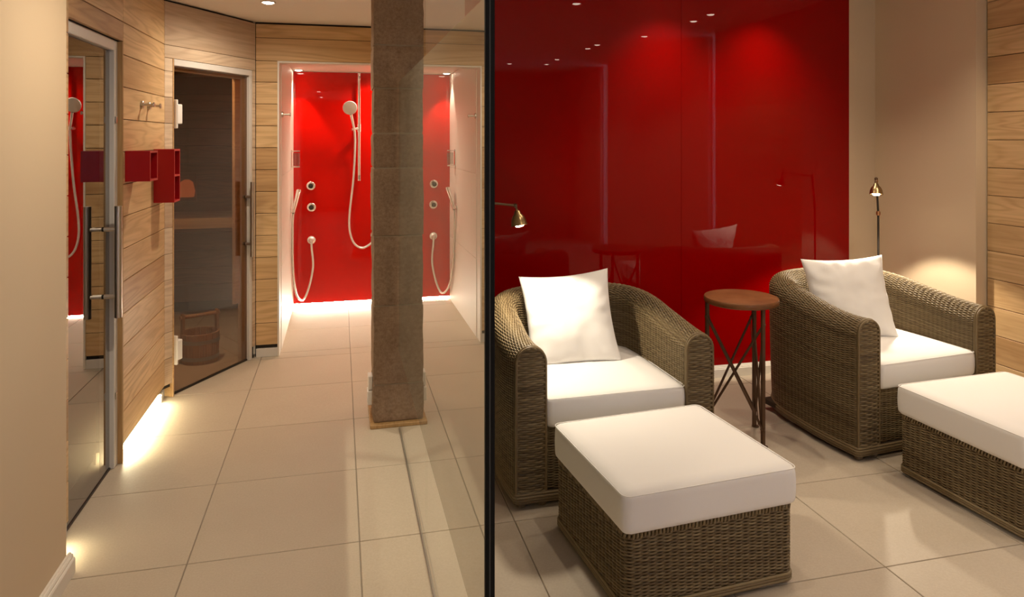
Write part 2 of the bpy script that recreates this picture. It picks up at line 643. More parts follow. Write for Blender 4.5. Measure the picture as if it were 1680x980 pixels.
for zc in (1.66, .27):
    o = MB().box(D0 + .002, D0 + .045, -.022, .016, zc - .058, zc + .058, .004).build('hinge', 'white_plastic', d2)
    MB().box(D0 - .001, D0 + .014, -.018, .012, zc - .085, zc + .085, .003).build('hinge_pin', 'white_plastic', o)

# ------------------------------------------------------------------ sauna behind door 2
ws = struct('wall_sauna', MB().box(-2.7, -.52, 6.72, 6.82, 0, ZC).box(-2.8, -2.7, 4.6, 6.82, 0, ZC).box(-.54, -.50, 5.29, 6.82, 0, ZC), 'dark_gap',
            'dim timber-clad sauna wall seen through the tinted door', 'wall')
planks(ws, (0, 6.70, 0), 0, [(-2.69, -.545, .0, 9)], PZ, .019, 'sauna_wood')
planks(ws, (-.56, 0, 0), -PI / 2, [(-6.69, -5.30, .0, 9)], PZ, .019, 'sauna_wood')
bench = thing('sauna_bench', (-1.6, 6.3, 0), 'slatted wooden sauna bench behind the tinted glass', 'bench')
OB = (-1.6, 6.3, 0)
for k in range(4):
    MB().box(-2.68, -.60, 6.08 + .15 * k, 6.21 + .15 * k, .855, .882, .003).build('slat', 'sauna_wood', bench, off=OB)
MB().box(-2.68, -.60, 6.05, 6.078, .80, .882, .003).build('front_rail', 'ash', bench, off=OB)
for x in (-2.5, -1.5, -.7):
    MB().box(x - .03, x + .03, 6.10, 6.60, .0, .854, .003).build('support', 'sauna_wood', bench, off=OB)
sl = thing('orange_glow', (-1.30, 6.66, 1.08), 'small orange glow standing in for a reflection above the bench', 'lamp')  # glowing shape added in place of orange reflections in the door glass
MB().lathe([(.06, -.07), (.07, -.02), (.05, .06), (.02, .08)], n=20).build('lamp_shade', 'orange_reflection', sl, smooth='auto')  # glowing body of the imitated reflection
MB().box(-.08, .08, .01, .03, -.11, .14, .004).build('back_plate', 'sauna_wood', sl)
# sauna bucket
bk = thing('sauna_bucket', (-.93, 5.20, 0), 'round wooden sauna bucket with metal bands behind the tinted door', 'bucket')
n = 18
R0, R1, HB = .118, .125, .20
mbs = []
for k in range(n):
    a0, a1 = 2 * PI * (k + .03) / n, 2 * PI * (k + .97) / n
    q = []
    for (r0, r1, z) in ((R0 - .013, R0, .0), (R1 - .013, R1, HB)):
        q += [(r0 * math.cos(a0), r0 * math.sin(a0), z), (r1 * math.cos(a0), r1 * math.sin(a0), z),
              (r1 * math.cos(a1), r1 * math.sin(a1), z), (r0 * math.cos(a1), r0 * math.sin(a1), z)]
    MB().add(q, [(0, 3, 2, 1), (4, 5, 6, 7), (0, 1, 5, 4), (1, 2, 6, 5), (2, 3, 7, 6), (3, 0, 4, 7)]).build('stave', 'bucket_wood', bk)
MB().lathe([(0.001, .012), (R0 - .012, .012), (R0 - .012, .022), (.001, .022)], n=24).build('bottom', 'bucket_wood', bk)
for z in (.025, .135):
    r = R0 + (R1 - R0) * z / HB + .001
    MB().lathe([(r, z), (r + .003, z), (r + .004, z + .025), (r + .001, z + .025)], n=28, close=False).build('band', 'aluminium', bk, smooth='auto')
for s in (-1, 1):
    MB().box(-.022, .022, s * .112 - .009, s * .112 + .009, .12, .335, .005).build('handle_post', 'bucket_wood', bk)
MB().tube([(0, -.13, .31), (0, .13, .31)], .013, 12).build('handle_bar', 'bucket_wood', bk, smooth='auto')
bk.rotation_euler[2] = math.radians(118)
ld = thing('ladle', (-1.13, 5.10, 0), 'wooden ladle leaning beside the sauna bucket', 'ladle')
MB().tube([(0.02, .05, .05), (-.03, -.10, .30)], .010, 10).build('handle', 'bucket_wood', ld, smooth='auto')
MB().lathe([(.001, .0), (.035, .004), (.042, .05), (.038, .05), (.031, .01), (.001, .008)], c=(.03, .07, 0), n=18).build('bowl', 'bucket_wood', ld, smooth='auto')

# ------------------------------------------------------------------ shower front wall and niche
YS = 5.170
XN0, XN1 = -.412, 1.02
ZN = 2.045
wsf = struct('wall_shower', MB().box(-.572, XN0 - .012, YS + .019, 5.29, 0, ZC).box(XN0 - .012, XN1 + .012, YS + .019, 5.29, ZN + .012, ZC).box(XN1 + .012, 3.6, YS + .019, 5.29, 0, ZC),
             'dark_gap', 'ash-clad wall framing the red shower niche', 'wall')
planks(wsf, (0, YS, 0), 0, [(-.566, XN0 - .012, .062, ZN + .012), (XN1 + .012, 2.4, .062, ZN + .012)], PZ)
planks(wsf, (0, YS, 0), 0, [(-.566, 2.4, ZN + .012, 9)], [ZN, 2.216, ZC - .012])
MB().box(-.566, XN0 - .012, YS + .002, YS + .02, 0, .06, .002).build('plinth', 'white_metal', wsf)
fr = struct('trim_2', MB().box(XN0 - .012, XN0, YS - .004, YS + .02, 0, ZN + .012, .001).box(XN1, XN1 + .012, YS - .004, YS + .02, 0, ZN + .012, .001).box(XN0, XN1, YS - .004, YS + .02, ZN, ZN + .012, .001),
            'white_paint', 'thin white frame around the shower niche opening', 'trim')
YB = 6.66
wn = struct('wall_niche_left', MB().box(XN0 - .06, XN0, YS + .02, YB + .1, 0, ZC), 'white_paint', 'pale left side wall of the shower niche', 'wall')
wnr = struct('wall_niche_right', MB().box(XN1, XN1 + .06, YS + .02, YB + .1, 0, ZC), 'white_paint', 'pale right side wall of the shower niche behind the pillar', 'wall')
struct('wall_niche_back', MB().box(XN0, XN1, YB + .03, YB + .1, 0, ZC), 'white_paint', 'wall behind the red shower panel', 'wall')
struct('ceiling_niche', MB().box(XN0, XN1, 5.2, 5.30, ZN, 2.13).box(XN0, XN1, 5.29, YB + .03, 2.126, 2.2), 'white_paint', 'pale lowered ceiling of the shower niche', 'ceiling')
# large side wall tiles: each tile a part
for (x0, x1) in ((XN0, XN0 + .004), (XN1 - .004, XN1)):
    for (z0, z1) in ((.0, .6), (.6, 1.25), (1.25, 2.12)):
        MB().box(x0, x1, 5.305, YB - .002, z0 + .0015, z1 - .0015, .001).build('wall_tile', 'white_paint', wn if x0 < 0 else wnr)
rp = MB().box(XN0 + .004, XN1 - .004, YB - .01, YB, .028, 2.122, .001).build('red_shower_panel', 'red_niche_glass')
tag(rp, 'glossy bright red glass panel at the back of the shower niche', 'wall panel')
ln = MB().box(XN0 + .01, XN1 - .01, YB + .012, YB + .02, .004, .024).build('led_strip', 'led_niche_glow')
tag(ln, 'glowing LED slot under the red shower panel', 'light strip')
dr = thing('shower_drain', (-.24, 6.585, .0), 'slim linear floor drain in front of red shower panel', 'drain')
MB().box(-.14, .14, -.012, .012, .0005, .003, .0008).build('drain_cover', 'steel', dr)
for k in range(9):
    MB().box(-.12 + .027 * k, -.10 + .027 * k, -.003, .003, .003, .0036).build('slot', 'dark_gap', dr)

YF = YB - .01   # front of red panel


def rosette(name, x, z, label, knob=True, mat='chrome', r=.038):
    t = thing(name, (x, YF, z), label, 'shower fitting')
    MB().lathe([(r, 0), (r, .006), (r - .006, .012), (r - .012, .013)], n=28, axis=(0, -1, 0)).build('rosette', mat, t, smooth='auto')
    if knob:
        MB().lathe([(.020, .013), (.022, .03), (.019, .042), (.012, .044)], n=24, axis=(0, -1, 0)).build('knob', 'dark_metal', t, smooth='auto')
        MB().lathe([(.023, .012), (.0265, .013), (.0265, .034), (.023, .036)], n=24, axis=(0, -1, 0), close=False).build('knob_ring', mat, t, smooth='auto')
    return t


rosette('shower_valve', -.257, 1.091, 'upper round chrome shower valve on the red panel')
rosette('shower_valve', -.252, .897, 'lower round chrome shower valve on the red panel')


def spline(pts, n=60):
    P = [Vector(p) for p in pts]
    P = [P[0] * 2 - P[1]] + P + [P[-1] * 2 - P[-2]]
    res = []
    for i in range(1, len(P) - 2):
        m_ = max(3, n // (len(P) - 3))
        for k in range(m_):
            t = k / m_
            a, b, c, d = P[i - 1], P[i], P[i + 1], P[i + 2]
            res.append(.5 * ((2 * b) + (c - a) * t + (2 * a - 5 * b + 4 * c - d) * t * t + (3 * b - a - 3 * c + d) * t ** 3))
    res.append(P[-2])
    return res


# slide-rail shower
sr = thing('slide_rail_shower', (.169, YF, 1.134), 'chrome slide rail shower with round hand shower on red panel', 'shower')
O = (.169, YF, 1.134)
MB().tube([(.169, YF - .05, 1.134), (.169, YF - .05, 2.115)], .0135, 14).build('rail', 'chrome', sr, smooth='auto', off=O)
for z in (1.165, 2.085):
    MB().tube([(.169, YF, z), (.169, YF - .052, z)], .009, 12).tube([(.169, YF - .05, z - .02), (.169, YF - .05, z + .02)], .0135, 14).build('rail_bracket', 'chrome', sr, smooth='auto', off=O)
MB().tube([(.169, YF - .05, 1.58), (.169, YF - .05, 1.65)], .018, 14).tube([(.175, YF - .05, 1.615), (.10, YF - .085, 1.60)], .013, 12).build('slider', 'chrome', sr, smooth='auto', off=O)
hsx = MB()
hsx.tube([(.128, YF - .095, 1.585), (.112, YF - .11, 1.66), (.095, YF - .135, 1.735)], [.011, .012, .014], 12)
hs = hsx.build('hand_shower_handle', 'chrome', sr, smooth='auto', off=O)
MB().lathe([(.02, -.012), (.058, -.008), (.064, .004), (.060, .012), (.001, .014)], c=(.085, YF - .145, 1.795), n=32, axis=(.05, -1, -.28)).build('shower_head', 'hose_metal', sr, smooth='auto', off=O)
MB().tube(spline([(.128, YF - .09, 1.59), (.132, YF - .06, 1.45), (.118, YF - .04, 1.15), (.085, YF - .03, .85), (.085, YF - .03, .68), (.125, YF - .03, .56), (.20, YF - .03, .516), (.28, YF - .03, .56), (.31, YF - .02, .62)], 80), .0098, 10).build('hose', 'hose_metal', sr, smooth='auto', off=O)
MB().lathe([(.036, 0), (.036, .006), (.025, .012), (.014, .03)], c=(.31, YF, .63), n=24, axis=(0, -1, 0)).build('hose_outlet', 'chrome', sr, smooth='auto', off=O)
mv = rosette('shower_mixer', .40, 1.06, 'large round chrome shower mixer behind the stone pillar', True, 'chrome', .085)

# kneipp hand shower on the left niche wall
ks = thing('hand_spray', (XN0 + .004, 6.30, .9), 'slim chrome hand spray with hose on the left niche wall', 'shower')
O = (XN0 + .004, 6.30, .9)
MB().tube([(-.385, 6.24, .885), (-.365, 6.29, .98), (-.350, 6.36, 1.045)], [.014, .017, .021], 14).lathe([(.018, 0), (.022, .012), (.020, .03), (.001, .032)], c=(-.350, 6.36, 1.045), n=18, axis=(.15, .4, .9)).build('spray_handle', 'chrome', ks, smooth='auto', off=O)
MB().tube([(XN0 + .004, 6.25, .905), (-.375, 6.25, .905)], .010, 12).lathe([(.022, 0), (.022, .006), (.001, .008)], c=(XN0 + .004, 6.25, .905), n=18, axis=(1, 0, 0)).tube([(-.385, 6.22, .905), (-.385, 6.27, .905)], .014, 12).build('holder', 'chrome', ks, smooth='auto', off=O)
MB().tube(spline([(-.385, 6.24, .885), (-.392, 6.27, .75), (-.394, 6.36, .40), (-.375, 6.48, .16), (-.325, 6.58, .075), (-.275, 6.62, .17), (-.238, 6.63, .36), (-.250, 6.63, .53), (-.252, 6.63, .595)], 90), .0098, 10).build('hose', 'hose_metal', ks, smooth='auto', off=O)
MB().lathe([(.036, 0), (.036, .006), (.024, .012), (.014, .034)], c=(-.252, YF, .60), n=24, axis=(0, -1, 0)).build('hose_outlet', 'hose_metal', ks, smooth='auto', off=O)

# tumbler holder
th_ = thing('tumbler_holder', (XN0 + .004, 6.33, 1.3), 'chrome holder with glass tumbler on the left niche wall', 'holder')
O = (XN0 + .004, 6.33, 1.3)
MB().box(XN0 + .004, XN0 + .010, 6.30, 6.36, 1.27, 1.42, .002).box(XN0 + .01, -.335, 6.315, 6.345, 1.405, 1.415, .002).box(XN0 + .01, -.335, 6.305, 6.355, 1.270, 1.282, .002).build('bracket', 'chrome', th_, off=O)
MB().lathe([(.001, 0), (.028, 0), (.031, .11), (.028, .11), (.026, .006), (.001, .006)], c=(-.362, 6.33, 1.284), n=20).build('tumbler', 'tumbler_glass', th_, smooth='auto', off=O)


def peg(loc, ax, label, group=None, L=.055):
    t = thing('coat_hook', loc, label, 'hook', group=group)
    MB().lathe([(.020, 0), (.020, .010), (.018, .012)], n=24, axis=ax).build('wall_rosette', 'steel', t, smooth='auto')
    MB().lathe([(.0065, .010), (.0065, L), (.013, L), (.013, L + .006), (.012, L + .008)], n=18, axis=ax).build('peg', 'steel', t, smooth='auto')
    return t


peg((XN0 + .004, 5.33, 1.69), (1, 0, 0), 'small steel hook on the niche side wall near its opening')
peg((XW, 3.95, 1.688), (1, 0, 0), 'steel coat hook on the ash wall, nearer to the door')
peg((XW, 4.085, 1.688), (1, 0, 0), 'steel coat hook on the ash wall, nearer to the corner')


# red wall boxes
def red_box(y0, y1, z0, z1, D, cells, label):
    t = thing('wall_box', (XW, (y0 + y1) / 2, z0), label, 'shelf box', group='red lacquered boxes on the ash wall')
    O = (XW, (y0 + y1) / 2, z0)
    w = .010
    x0, x1 = XW + .0005, XW + D
    for nm, b in (('side_panel', (x0, x1, y0, y0 + w, z0, z1)), ('side_panel', (x0, x1, y1 - w, y1, z0, z1)),
                  ('top_panel', (x0, x1, y0 + w, y1 - w, z1 - w, z1)), ('bottom_panel', (x0, x1, y0 + w, y1 - w, z0, z0 + w)),
                  ('back_panel', (x0, x0 + .006, y0 + w, y1 - w, z0 + w, z1 - w))):
        MB().box(*b, .001).build(nm, 'red_lacquer', t, off=O)
    for k in range(1, cells):
        z = z0 + (z1 - z0) * k / cells
        MB().box(x0 + .006, x1, y0 + w, y1 - w, z - w / 2, z + w / 2, .001).build('shelf', 'red_lacquer', t, off=O)
    # lighter raw front edges
    e = x1 + .0012
    mb = MB().box(x1, e, y0, y0 + w, z0, z1).box(x1, e, y1 - w, y1, z0, z1).box(x1, e, y0 + w, y1 - w, z0, z0 + w).box(x1, e, y0 + w, y1 - w, z1 - w, z1)
    for k in range(1, cells):
        z = z0 + (z1 - z0) * k / cells
        mb.box(x1, e, y0 + w, y1 - w, z - w / 2, z + w / 2)
    mb.build('front_edge', 'red_lacquer_edge', t, off=O)


red_box(3.665, 3.81, 1.311, 1.456, .108, 1, 'small square red wall box with one open compartment')
red_box(4.19, 4.33, 1.165, 1.457, .104, 2, 'tall red wall box with two stacked open compartments')

# ------------------------------------------------------------------ lounge back wall, red glass
YR = 4.06
struct('wall_back', MB().box(.44, 3.75, YR + .012, YR + .13, 0, ZL).box(3.306, 3.52, YR, YR + .012, 0, ZL), 'plaster', 'cream plaster wall behind the lounge chairs', 'wall')
MB_ = MB().box(.46, .70, YR - .03, YR + .012, 0, ZL, .004)
struct('wall_pier', MB_, 'plaster_white', 'white rendered pier between the stone pillar and the red panels', 'wall')
for (x0, x1, lb) in ((.70, 2.080, 'left of two large dark red glossy glass wall panels'), (2.082, 3.306, 'right of two large dark red glossy glass wall panels')):
    o = MB().box(x0, x1, YR, YR + .0115, .074, ZL - .002, .0008).build('red_wall_panel', 'red_glass')
    tag(o, lb, 'wall panel', 'red glass panels behind the chairs')
pb = [(YR - .022, 0), (YR + .01, 0), (YR + .01, .074), (YR - .004, .074), (YR - .006, .069), (YR - .010, .068), (YR - .012, .062), (YR - .016, .060), (YR - .017, .055), (YR - .022, .052)]
struct('baseboard_back', MB().prism(pb, 'x', .70, 3.50), 'white_paint', 'white profiled baseboard under the red glass panels', 'baseboard')

# right wall: cream return, recessed timber cladding, two slit windows
struct('wall_right', MB().box(3.51, 3.75, 3.28, YR + .01, 0, ZL).box(3.60, 3.75, 1.836, 3.28, 0, ZL).box(3.60, 3.75, -1.08, 1.673, 0, ZL).box(3.60, 3.75, -2.7, -1.36, 0, ZL).box(3.60, 3.75, 1.673, 1.836, 0, .40), 'plaster', 'cream plaster wall at the right with timber recess', 'wall')
wrt = struct('wall_right_timber', MB().box(3.598, 3.60, 1.84, 3.279, 0.05, ZL), 'dark_gap', 'recessed ash plank cladding at the right edge', 'wall')
PZR = [1.507 + .157 * k for k in range(-10, 7)] + [ZL - .01]
PZR = [z for z in PZR if 0 <= z <= ZL]
planks(wrt, (3.58, 0, 0), -PI / 2, [(-3.272, -1.845, .02, 9)], PZR)
for nm, (y0, y1, z0) in (('window_1', (1.673, 1.836, .40)), ('window_2', (-1.36, -1.08, .0))):
    t = thing(nm, (3.66, (y0 + y1) / 2, z0), 'tall narrow slit window in the right wall' if nm == 'window_1' else 'floor length slit window in the right wall behind the camera', 'window', kind='structure')
    O = (3.66, (y0 + y1) / 2, z0)
    MB().box(3.655, 3.665, y0, y1, z0, ZL).build('pane', 'clear_glass', t, off=O)
    MB().box(3.64, 3.68, y0, y0 + .012, z0, ZL).box(3.64, 3.68, y1 - .012, y1, z0, ZL).build('window_frame', 'white_paint', t, off=O)
# rear wall with a broad window, behind the camera
WX0, WX1, WZ0, WZ1 = .80, 1.95, .75, 2.2
wr = struct('wall_rear', MB().box(-1.12, WX0, -2.7, -2.5, 0, ZL).box(WX1, 3.75, -2.7, -2.5, 0, ZL).box(WX0, WX1, -2.7, -2.5, 0, WZ0).box(WX0, WX1, -2.7, -2.5, WZ1, ZL), 'rough_wall', 'rough stone rear wall behind the camera', 'wall')
t = thing('window_3', (1.375, -2.6, WZ0), 'broad window in the rear stone wall', 'window', kind='structure')
O = (1.375, -2.6, WZ0)
MB().box(WX0, WX1, -2.605, -2.595, WZ0, WZ1).build('pane', 'clear_glass', t, off=O)
for k in range(4):
    x = WX0 + (WX1 - WX0) * k / 3
    MB().box(x - .025, x + .025, -2.63, -2.57, WZ0, WZ1, .003).build('mullion', 'white_paint', t, off=O)
# corridor continuing behind the red wall
struct('wall_corridor_end', MB().box(3.6, 3.75, YR + .13, 5.3, 0, ZC), 'plaster_white', 'white end wall of the corridor behind the lounge', 'wall')
struct('wall_corridor_side', MB().box(-2.9, -1.12, 2.45, 2.5, 0, ZC).box(-2.9, -2.8, 2.45, 7.25, 0, ZC).box(-2.9, 1.1, 7.1, 7.25, 0, ZC), 'plaster_white', 'outer wall behind the steam room and sauna', 'wall')

# ------------------------------------------------------------------ stone pillar
PX0, PX1, PY0, PY1 = .168, .446, 3.775, 4.05
pil = thing('stone_pillar', ((PX0 + PX1) / 2, (PY0 + PY1) / 2, 0), 'square brown sandstone pillar at the end of the glass partition', 'pillar')
O = ((PX0 + PX1) / 2, (PY0 + PY1) / 2, 0)


def stone_block(x0, x1, y0, y1, z0, z1, seed, nx=7, nz=9, amp=.004):
    """rough block: subdivided box, vertices pushed about by noise"""
    mb = MB()
    def face(fn, a, b):
        v = []
        for j in range(b + 1):
            for i in range(a + 1):
                p = Vector(fn(i / a, j / b))
                # soften the arrises
                q = p.copy()
                for ax, (lo, hi) in enumerate(((x0, x1), (y0, y1), (z0, z1))):
                    pass
                dx = min(p.x - x0, x1 - p.x); dy = min(p.y - y0, y1 - p.y); dz = min(p.z - z0, z1 - p.z)
                edges = sum(1 for d in (dx, dy, dz) if d < 1e-5)
                c = Vector(((x0 + x1) / 2, (y0 + y1) / 2, (z0 + z1) / 2))
                if edges >= 2:
                    r = Vector((p.x - c.x if dx < 1e-5 else 0, p.y - c.y if dy < 1e-5 else 0, p.z - c.z if dz < 1e-5 else 0))
                    q -= Vector((math.copysign(.0035, r.x) if r.x else 0, math.copysign(.0035, r.y) if r.y else 0, math.copysign(.003, r.z) if r.z else 0))
                nv = mnoise.noise_vector(p * 14 + Vector((seed * 3.1, 0, 0))) * amp + mnoise.noise_vector(p * 45 + Vector((0, seed, 0))) * amp * .5
                nv.z *= .4
                v.append(tuple(q + nv))
        f = [(j * (a + 1) + i, j * (a + 1) + i + 1, (j + 1) * (a + 1) + i + 1, (j + 1) * (a + 1) + i) for j in range(b) for i in range(a)]
        mb.add(v, f)
    L = lambda a, b, t: a + (b - a) * t
    face(lambda u, w: (L(x0, x1, u), y0, L(z0, z1, w)), nx, nz)
    face(lambda u, w: (L(x1, x0, u), y1, L(z0, z1, w)), nx, nz)
    face(lambda u, w: (x0, L(y1, y0, u), L(z0, z1, w)), nx, nz)
    face(lambda u, w: (x1, L(y0, y1, u), L(z0, z1, w)), nx, nz)
    face(lambda u, w: (L(x0, x1, u), L(y0, y1, w), z1), nx, nx)
    face(lambda u, w: (L(x0, x1, u), L(y1, y0, w), z0), nx, nx)
    return mb


zj = [.022, .217, .632, 1.0, 1.359, 1.542, 1.78, 2.009, ZC]
for k, (z0, z1) in enumerate(zip(zj[:-1], zj[1:])):
    e = .0015 * (k % 3 - 1)
    o = stone_block(PX0 + e, PX1 - e * .5, PY0 + e, PY1, z0 + .0012, z1 - .0012, k).build('stone_block', 'sandstone', pil, smooth=True, off=O, fix=True)
MB().box(PX0 + .007, PX1 - .007, PY0 + .007, PY1 - .007, .02, ZC).build('mortar_core', 'mortar', pil, off=O)
MB().box(PX0 - .016, PX1 + .016, PY0 - .030, PY1 + .012, .0, .020, .003).build('plinth_board', 'ash_trim', pil, off=O)
so = thing('wall_socket', (.150, 3.90, .085), 'white cable box fixed low on the side of the stone pillar', 'socket')
MB().box(-.008, .020, -.04, .04, .0, .075, .004).build('cover_plate', 'white_plastic', so)
MB().box(-.004, .020, -.035, .035, .080, .155, .004).build('junction_box', 'white_plastic', so)

# ------------------------------------------------------------------ glass partition
GY0, GYJ, GY1 = 1.458, 2.587, 3.735
gp = thing('glass_partition', (XG, 2.6, 0), 'frameless glass partition with mirrored band and black edge seal', 'partition')
O = (XG, 2.6, 0)
for a, b in ((GY0 + .006, GYJ - .0015), (GYJ + .0015, GY1 + .036)):
    MB().box(XG - .005, XG + .005, a, b, .004, ZC - .001).build('pane', 'clear_glass', gp, off=O)
MB().box(XG - .0062, XG - .0054, GY0 + .006, GY1 + .03, .40, 1.815).build('privacy_film', 'mirror_film', gp, off=O)
for s in (-1, 1):
    MB().box(XG + s * .0060 - .0042, XG + s * .0060 + .0042, GY0, GY0 + .012, 0.001, ZC - .001, .0008).build('edge_seal', 'black_seal', gp, off=O)
MB().box(XG - .0018, XG + .0018, GY0 + .0015, GY0 + .006, 0.001, ZC - .001).build('edge_core', 'seal_core', gp, off=O)
MB().box(XG - .009, XG - .0065, GY0 + .012, GY1 + .0, .0, .007).box(XG + .0065, XG + .009, GY0 + .012, GY1 + .0, .0, .007).build('floor_channel', 'aluminium', gp, off=O)


# ------------------------------------------------------------------ ceiling downlights
def spot_data(name, power, size, blend, radius=.025, color=WARM):
    l = bpy.data.lights.new(name, 'SPOT')
    l.energy = power
    l.color = color
    l.spot_size = math.radians(size)
    l.spot_blend = blend
    l.shadow_soft_size = radius
    return l


ring_me = lens_me = None


def downlight(x, y, label, power=P_DOWN, size=100, blend=.6, z=ZC, group='recessed ceiling downlights', aim=(0, 0, -1)):
    global ring_me, lens_me
    t = thing('ceiling_downlight', (x, y, z), label, 'downlight', group=group)
    if ring_me is None:
        r = MB().lathe([(.044, .002), (.044, -.004), (.039, -.007), (.033, -.005), (.030, .002)], n=28, close=False).build('trim_ring', 'white_metal', t, smooth='auto')
        l = MB().lathe([(.030, -.004), (.027, -.009), (.018, -.012), (.001, -.013)], n=24).build('lens', 'lens_glow', t, smooth='auto')
        ring_me, lens_me = r.data, l.data
    else:
        for nm, me in (('trim_ring', ring_me), ('lens', lens_me)):
            o = bpy.data.objects.new(nm, me)
            COL.objects.link(o)
            o.parent = t
    lo = bpy.data.objects.new('downlight_lamp', spot_data('downlight_lamp', power, size, blend))
    COL.objects.link(lo)
    lo.parent = t
    lo.location = (0, 0, -.02)
    lo.rotation_euler = Vector(aim).to_track_quat('-Z', 'Y').to_euler()
    return t


downlight(-.413, 4.406, 'round recessed downlight in the corridor ceiling before the shower', P_CORR, 172, 1.0)
downlight(-.35, 2.5, 'added unseen corridor downlight beside the glass partition', P_CORR, 172, 1.0)  # fill lamp added to brighten the corridor
downlight(-.35, .9, 'added unseen corridor downlight just ahead of the camera', P_CORR * .62, 172, 1.0)  # added lamp, lifts the cream wall and corridor floor
downlight(-.35, -.7, 'added unseen corridor downlight behind the camera', P_CORR * .8, 172, 1.0)  # put in to light the near left wall from behind
K_C = (ZL - 1.51) / .815
for (x, y, lb) in ((1.761, .765, 'lounge ceiling downlight at the rear left, reflected in the red panel'), (2.165, .80, 'lounge ceiling downlight at the rear right, reflected in the red panel'),
                   (2.136, 1.269, 'third lounge ceiling downlight from the rear, reflected in the red panel'), (2.144, 2.155, 'rear one of the paired lounge downlights reflected in the red panel'),
                   (2.142, 2.404, 'front one of the paired lounge downlights reflected in the red panel'), (2.325, 2.962, 'single lounge downlight reflected left of the panel joint'),
                   (2.355, 3.703, 'lounge downlight reflected just right of the panel joint'), (2.337, 3.965, 'topmost lounge downlight reflected at right in the red panel')):
    downlight(x * K_C, 8.12 - (8.12 - y) * K_C, lb, P_DOWN, 110, .6, z=ZL)
downlight(1.95, 3.77, 'ceiling downlight washing the red wall, left one', P_WASH, 100, .9, z=ZL)
downlight(2.62, 3.77, 'ceiling downlight washing the red wall, right one', P_WASH, 100, .9, z=ZL)
downlight(1.15, 2.2, 'added unseen lounge downlight over the left ottoman', P_DOWN, 110, .6, z=ZL)  # added to highlight the ottoman cushion
downlight(1.75, 3.0, 'added unseen lounge downlight over the left armchair', P_DOWN, 110, .6, z=ZL)  # lamp put in to brighten the chair cushions
downlight(-.355, 6.50, 'shower niche downlight beside the left niche wall', P_NICHE * .8, 70, .4, z=2.126)
downlight(.34, 6.40, 'added shower niche downlight at the centre, behind the pillar', P_NICHE, 160, 1.0, z=2.126)  # added to brighten the niche floor and red panel
downlight(.75, 6.40, 'added unseen shower niche downlight beside the right niche wall', P_NICHE, 160, 1.0, z=2.126)  # second added niche lamp, out of sight
downlight(1.6, 4.65, 'added unseen downlight in the corridor behind the lounge wall', P_DOWN)  # added so the sauna door has a lit space to reflect
downlight(-1.0, 5.0, 'added unseen downlight inside the sauna', 80.0, 110, .9)  # strong lamp added so the sauna interior shows through the door


# ------------------------------------------------------------------ woven furniture
def grid_normals(P):
    du = np.gradient(P, axis=0)
    dv = np.gradient(P, axis=1)
    n = np.cross(du, dv)
    return n / np.maximum(np.linalg.norm(n, axis=2, keepdims=True), 1e-9)


